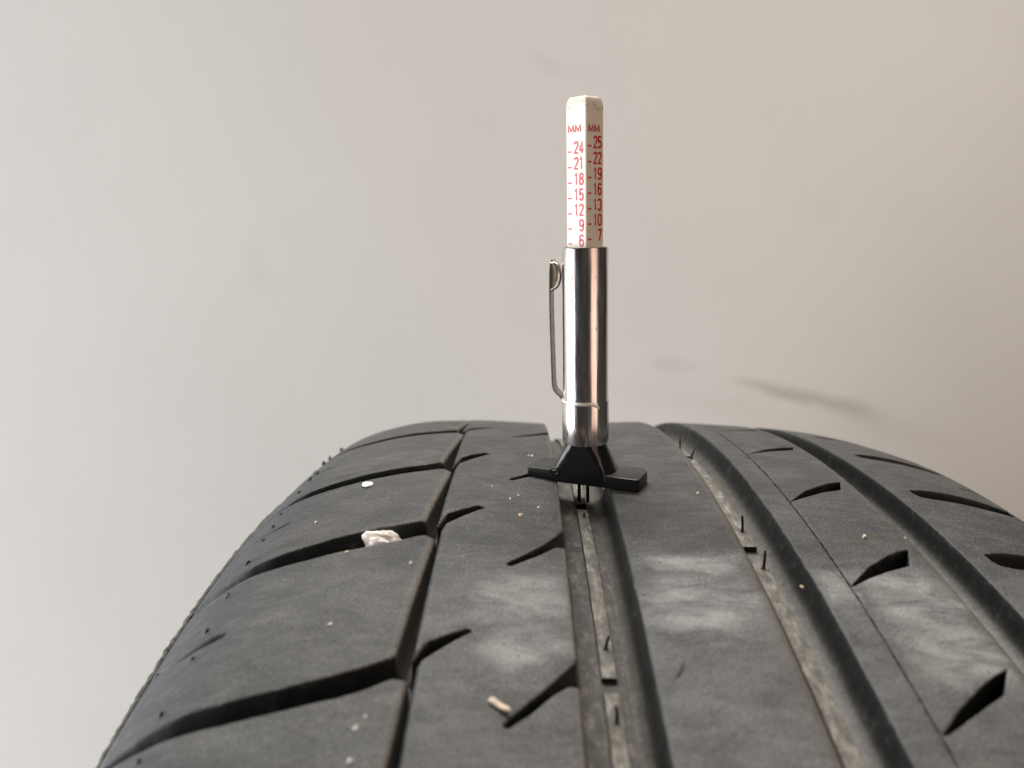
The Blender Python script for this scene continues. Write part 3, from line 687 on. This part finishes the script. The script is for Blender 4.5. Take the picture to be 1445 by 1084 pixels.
def print_scale(name, vals, h_first, step, face, offs):
    """marks on one face; x runs 0..5.16 across the face"""
    V = []; F = []; FW = 2*HALF; zi = 0.0
    def put(ch, x, y, gw, gh, wd):
        nonlocal zi
        for poly in GL[ch]:
            zi += .0012
            poly2 = [(x+a*gw, y+b_*.5*gh) for a, b_ in poly]; ribbon(poly2, wd, zi, V, F)
    for i, v in enumerate(vals):
        y = h_first+i*step; t = str(v)
        ribbon([(FW*.09, y), (FW*.285, y)], .31, .001, V, F)
        x = FW*.865-1.10 if len(t) == 1 else FW*.865-2.42
        for ch in t:
            put(ch, x, y-.38, 1.08, 2.25, .42); x += 1.32
    put('M', FW*.12, 71.35+offs, 1.5, 1.3, .42); put('M', FW*.46, 71.35+offs, 1.5, 1.3, .42)
    o = mesh_obj(name, V, F, M_RED, bar, smooth=None)
    # face plane: bar-local face at +/-HALF
    e = HALF+.012
    if face == 'left': mat = Matrix(((1, 0, 0, -HALF), (0, 0, -1, -e), (0, 1, 0, 0), (0, 0, 0, 1)))
    M2 = {'a': Matrix(((0, 0, -1, -e), (-1, 0, 0, HALF), (0, 1, 0, 0), (0, 0, 0, 1))), 'b': Matrix(((1, 0, 0, -HALF), (0, 0, -1, -e), (0, 1, 0, 0), (0, 0, 0, 1)))}[face]
    M2 = M2.copy(); M2[0][3] *= MM; M2[1][3] *= MM
    o.matrix_local = M2
    return o
print_scale('printed_scale', [6, 9, 12, 15, 18, 21, 24], 49.85, 2.975, 'a', 0.0)
print_scale('printed_scale', [7, 10, 13, 16, 19, 22, 25], 50.8, 2.98, 'b', 0.0)

# black foot: a cross bar with a cone cut flush with the bar's long sides
base_o = empty('foot'); base_o.parent = gauge; base_o.rotation_euler = (0, 0, math.radians(-25))
def rounded_bar(name, L, D, z0, z1, mat, parent, rad=2.2):
    out = []
    for q, (cx, cy) in enumerate(((1, 1), (-1, 1), (-1, -1), (1, -1))):
        rr = rad if (q in (0, 1)) else .7
        for k in range(7):
            t = math.pi/2*(q+k/6); out.append((cx*(L/2-rr)+rr*math.cos(t), cy*(D/2-rr)+rr*math.sin(t)))
    lv = [(.0, z0+.15), (-.12, z0)][::-1]
    V = []; F = []; rings = [(-.05, z0-.12), (0, z0+.02), (0, z1-.16), (-.05, z1-.05), (-.16, z1)]
    for off, z in rings:
        for x, y in out:
            l = math.hypot(x, y); V.append((x+off*(1 if x > 0 else -1), y+off*(1 if y > 0 else -1), z))
    n_ = len(out)
    for i in range(len(rings)-1):
        for k in range(n_): F.append((i*n_+k, i*n_+(k+1) % n_, (i+1)*n_+(k+1) % n_, (i+1)*n_+k))
    F.append(tuple(range(n_))[::-1]); F.append(tuple((len(rings)-1)*n_+k for k in range(n_)))
    return mesh_obj(name, V, F, mat, parent, smooth=30)
bpy.data.objects.remove(base_o)
foot = rounded_bar('foot_bar', 24.9, 8.0, 0.0, 2.45, M_BARB, gauge); foot.rotation_euler = (0, 0, math.radians(-25)); foot.location = (.4*MM, -.15*MM, .24*MM)
cone = lathe('foot_cone', [(6.95, .25), (6.95, 2.4), (6.85, 2.6), (5.9, 4.9), (5.0, 7.0), (4.5, 8.2), (4.35, 8.62), (3.5, 8.62)], M_BLACK, gauge, 128, clampy=4.04)
cone.rotation_euler = foot.rotation_euler
V = []; F = []
for k in range(17):      # half-round moulded lug on the bar's front edge
    t = math.pi*2*k/16
    for j in range(8):
        a = 2*math.pi*j/8; r = .95+.24*math.cos(a); V.append((r*math.cos(t), -.15+.24*math.sin(a), r*math.sin(t)*.75))
for k in range(16):
    for j in range(8): F.append((k*8+j, k*8+(j+1) % 8, (k+1)*8+(j+1) % 8, (k+1)*8+j))
lug = mesh_obj('moulded_lug', V, F, M_BLACK, foot, smooth=60); lug.location = (-6.0*MM, -3.95*MM, 2.2*MM)
# probe: two thin prongs reaching the groove floor
for x, y, zb in ((-1.45, -.6, -4.6), (.35, -.8, -4.9)):
    tube_mesh('probe_prong', [(x, y, 1.0), (x, y, -2), (x, y, zb+.3), (x, y, zb)], [.36, .36, .36, .2], M_BLACK, gauge, seg=12)

# ------------------------------------------------------------------ stones, chips and grit lying on the tread
def stone(name, center, size, seed, mat, rot=(0, 0, 0), lev_=3, amp=.28, flat=0):
    import bmesh
    bm = bmesh.new(); bmesh.ops.create_icosphere(bm, subdivisions=lev_, radius=1)
    for v in bm.verts:
        d = v.co.normalized(); k = 1+amp*noise.noise(d*1.1+Vector((seed, seed*.7, 0)))+amp*.5*noise.noise(d*2.7+Vector((0, seed, 3)))+amp*.16*noise.noise(d*6+Vector((seed, 0, 3)))+amp*.07*noise.noise(d*14+Vector((seed, 2, 3)))
        q = d*k
        if flat: q.z = max(-flat, min(flat, q.z))
        v.co = Vector((q.x*size[0], q.y*size[1], q.z*size[2]))*MM
    me = bpy.data.meshes.new(name); bm.to_mesh(me); bm.free(); me.materials.append(mat)
    me.polygons.foreach_set('use_smooth', np.ones(len(me.polygons), bool)); me.set_sharp_from_angle(angle=math.radians(35))
    o = bpy.data.objects.new(name, me); C.objects.link(o); o.location = center; o.rotation_euler = rot
    return o
def pebble_mat():
    mt, nt, b = new_mat('pale_granite')
    tc = N(nt, 'ShaderNodeTexCoord').outputs['Object']
    n1 = noise_tex(nt, tc, 420, 5, .7)
    col = ramp(nt, n1, [(.3, (.38, .29, .25)), (.5, (.66, .60, .54)), (.7, (.80, .77, .72))])
    n2 = noise_tex(nt, tc, 1100, 3, .7)
    col = mixc(nt, ramp(nt, n2, [(.64, (0, 0, 0)), (.72, (.8,)*3)]), col, (.13, .11, .10))
    lk(nt, col, b.inputs['Base Color']); b.inputs['Roughness'].default_value = .7
    bump(nt, b, mth(nt, 'ADD', n1, n2), .35, .0002); return mt
p = stone('pebble', world_pt(-33.2, -68.4, -2.1), (4.4, 2.3, 2.75), 2.3, pebble_mat(), (0.1, 0.1, -.25), 5, .36)
tag(p, 'pale pinkish pebble wedged in a lateral groove of the left shoulder', 'pebble')
p = stone('stone_chip', world_pt(-40.8, -42.3, .25), (1.15, 1.5, .5), 5.1, simple('white_chip', (.85, .85, .84), .5, var=.06), (.05, -.03, .3), 3, .25, flat=.6)
tag(p, 'small bright white flake lying on a left shoulder block', 'chip')
a, b_ = world_pt(-13.3, -110.0, .45), world_pt(-10.7, -112.4, .45)
M_WOOD = simple('pale_wood', (.52, .42, .31), .7, var=.3, scale=1500, bs=.4)
q = [a.lerp(b_, t) for t in (0, .06, .3, .55, .8, .95, 1)]
ce = a.lerp(b_, .5)
p = tube_mesh('wood_splinter', [tuple((x-ce)/MM+Vector((0, 0, .12*math.sin(i*1.7)))) for i, x in enumerate(q)], [.25, .48, .52, .46, .50, .40, .2], M_WOOD, seg=9)
p.location = ce; p.scale = (1, 1, .6); tag(p, 'pale tan wood splinter lying on the notched rib near the bottom', 'splinter')
M_CRUMB = simple('yellowish_grit', (.62, .50, .33), .7, var=.3, scale=2000); M_CRUMBW = simple('white_grit', (.72, .70, .66), .6, var=.15, scale=2000)
crumbs = [(-9.0, -58.5, .52, 0), (-9.4, -48.7, .28, 1), (-5.5, -54.3, .28, 1), (-14.9, -44.3, .24, 1), (-27.5, -78.3, .4, 1), (-48.1, -58, .36, 0), (-39.1, -73.6, .34, 0), (53, -66, .5, 0), (36.1, -84, .3, 0),
          (-37.6, -94.6, .36, 1), (-30.2, -115.4, .42, 1), (-29.3, -113.5, .3, 1), (-30, -120.5, .42, 1), (26.7, -47.6, .36, 0), (-11.1, -50.5, .22, 1), (-6.2, -20.5, .35, 1), (-7.0, -20.0, .25, 1), (61.3, -64.5, .3, 0), (8.2, -43, .2, 1)]
GRIT = {0: 'largest yellowish crumb, on the notched rib left of the gauge groove', 4: 'whitish grain near the right edge of the block below the pebble', 5: 'yellowish grain on the shoulder block above and left of the pebble',
        6: 'yellowish grain on the rim of the groove just below the pebble', 7: 'yellowish crumb on the rib with curved black notches', 8: 'orange-tan grain on the dark groove wall below the vent hairs',
        9: 'lone whitish grain in the middle of the block below the pebble', 10: 'larger whitish grain on the lowest left shoulder block', 11: 'upper whitish grain on the lowest left shoulder block', 12: 'whitish grain at the bottom edge of the lowest left shoulder block',
        13: 'yellowish grain on the smooth plain rib right of the gauge foot', 17: 'yellowish grain on the rounded right rim of the rib with curved notches', 18: 'tiny grain at the edge of the plain rib under the gauge foot'}
for i, (u, s, r, k) in enumerate(crumbs):
    hh = .15 if u != 61.3 else -.5
    p = stone('grit_crumb', world_pt(u, s, hh*r*2), (r, r*.8, r*.7), 1.3*i+.7, M_CRUMBW if k else M_CRUMB, (i*.7, i*.4, i), 2, .75)
    if i in (15, 16): tag(p, 'one of two white specks beside the left end of the gauge foot', 'grit', 'grit grains on the tread')
    else: tag(p, GRIT.get(i, 'tiny white speck on the notched rib between gauge and yellowish crumb'), 'grit', 'grit grains on the tread')
M_FIB = simple('dark_fibre', (.03, .022, .018), .6, var=.2)
for nm, pts, lab in (('fibre', [(12.2, -105.0, .12), (12.6, -104.8, .25), (13.0, -104.0, .35), (13.4, -103.0, .45), (14.0, -102.2, .2)], 'short dark curled fibre on the smooth plain rib'),
                     ('fibre', [(.6, -60.5, -5.3), (1.1, -60.9, -5.2), (1.8, -60.6, -5.1), (2.3, -60, -5.2)], 'short dark fibre on the floor of the gauge groove')):
    W_ = [world_pt(*x) for x in pts]; c0 = W_[len(W_)//2]
    p = tube_mesh(nm, [tuple((x-c0)/MM) for x in W_], [.06]+[.11]*(len(W_)-2)+[.05], M_FIB, seg=6); p.location = c0; tag(p, lab, 'fibre')
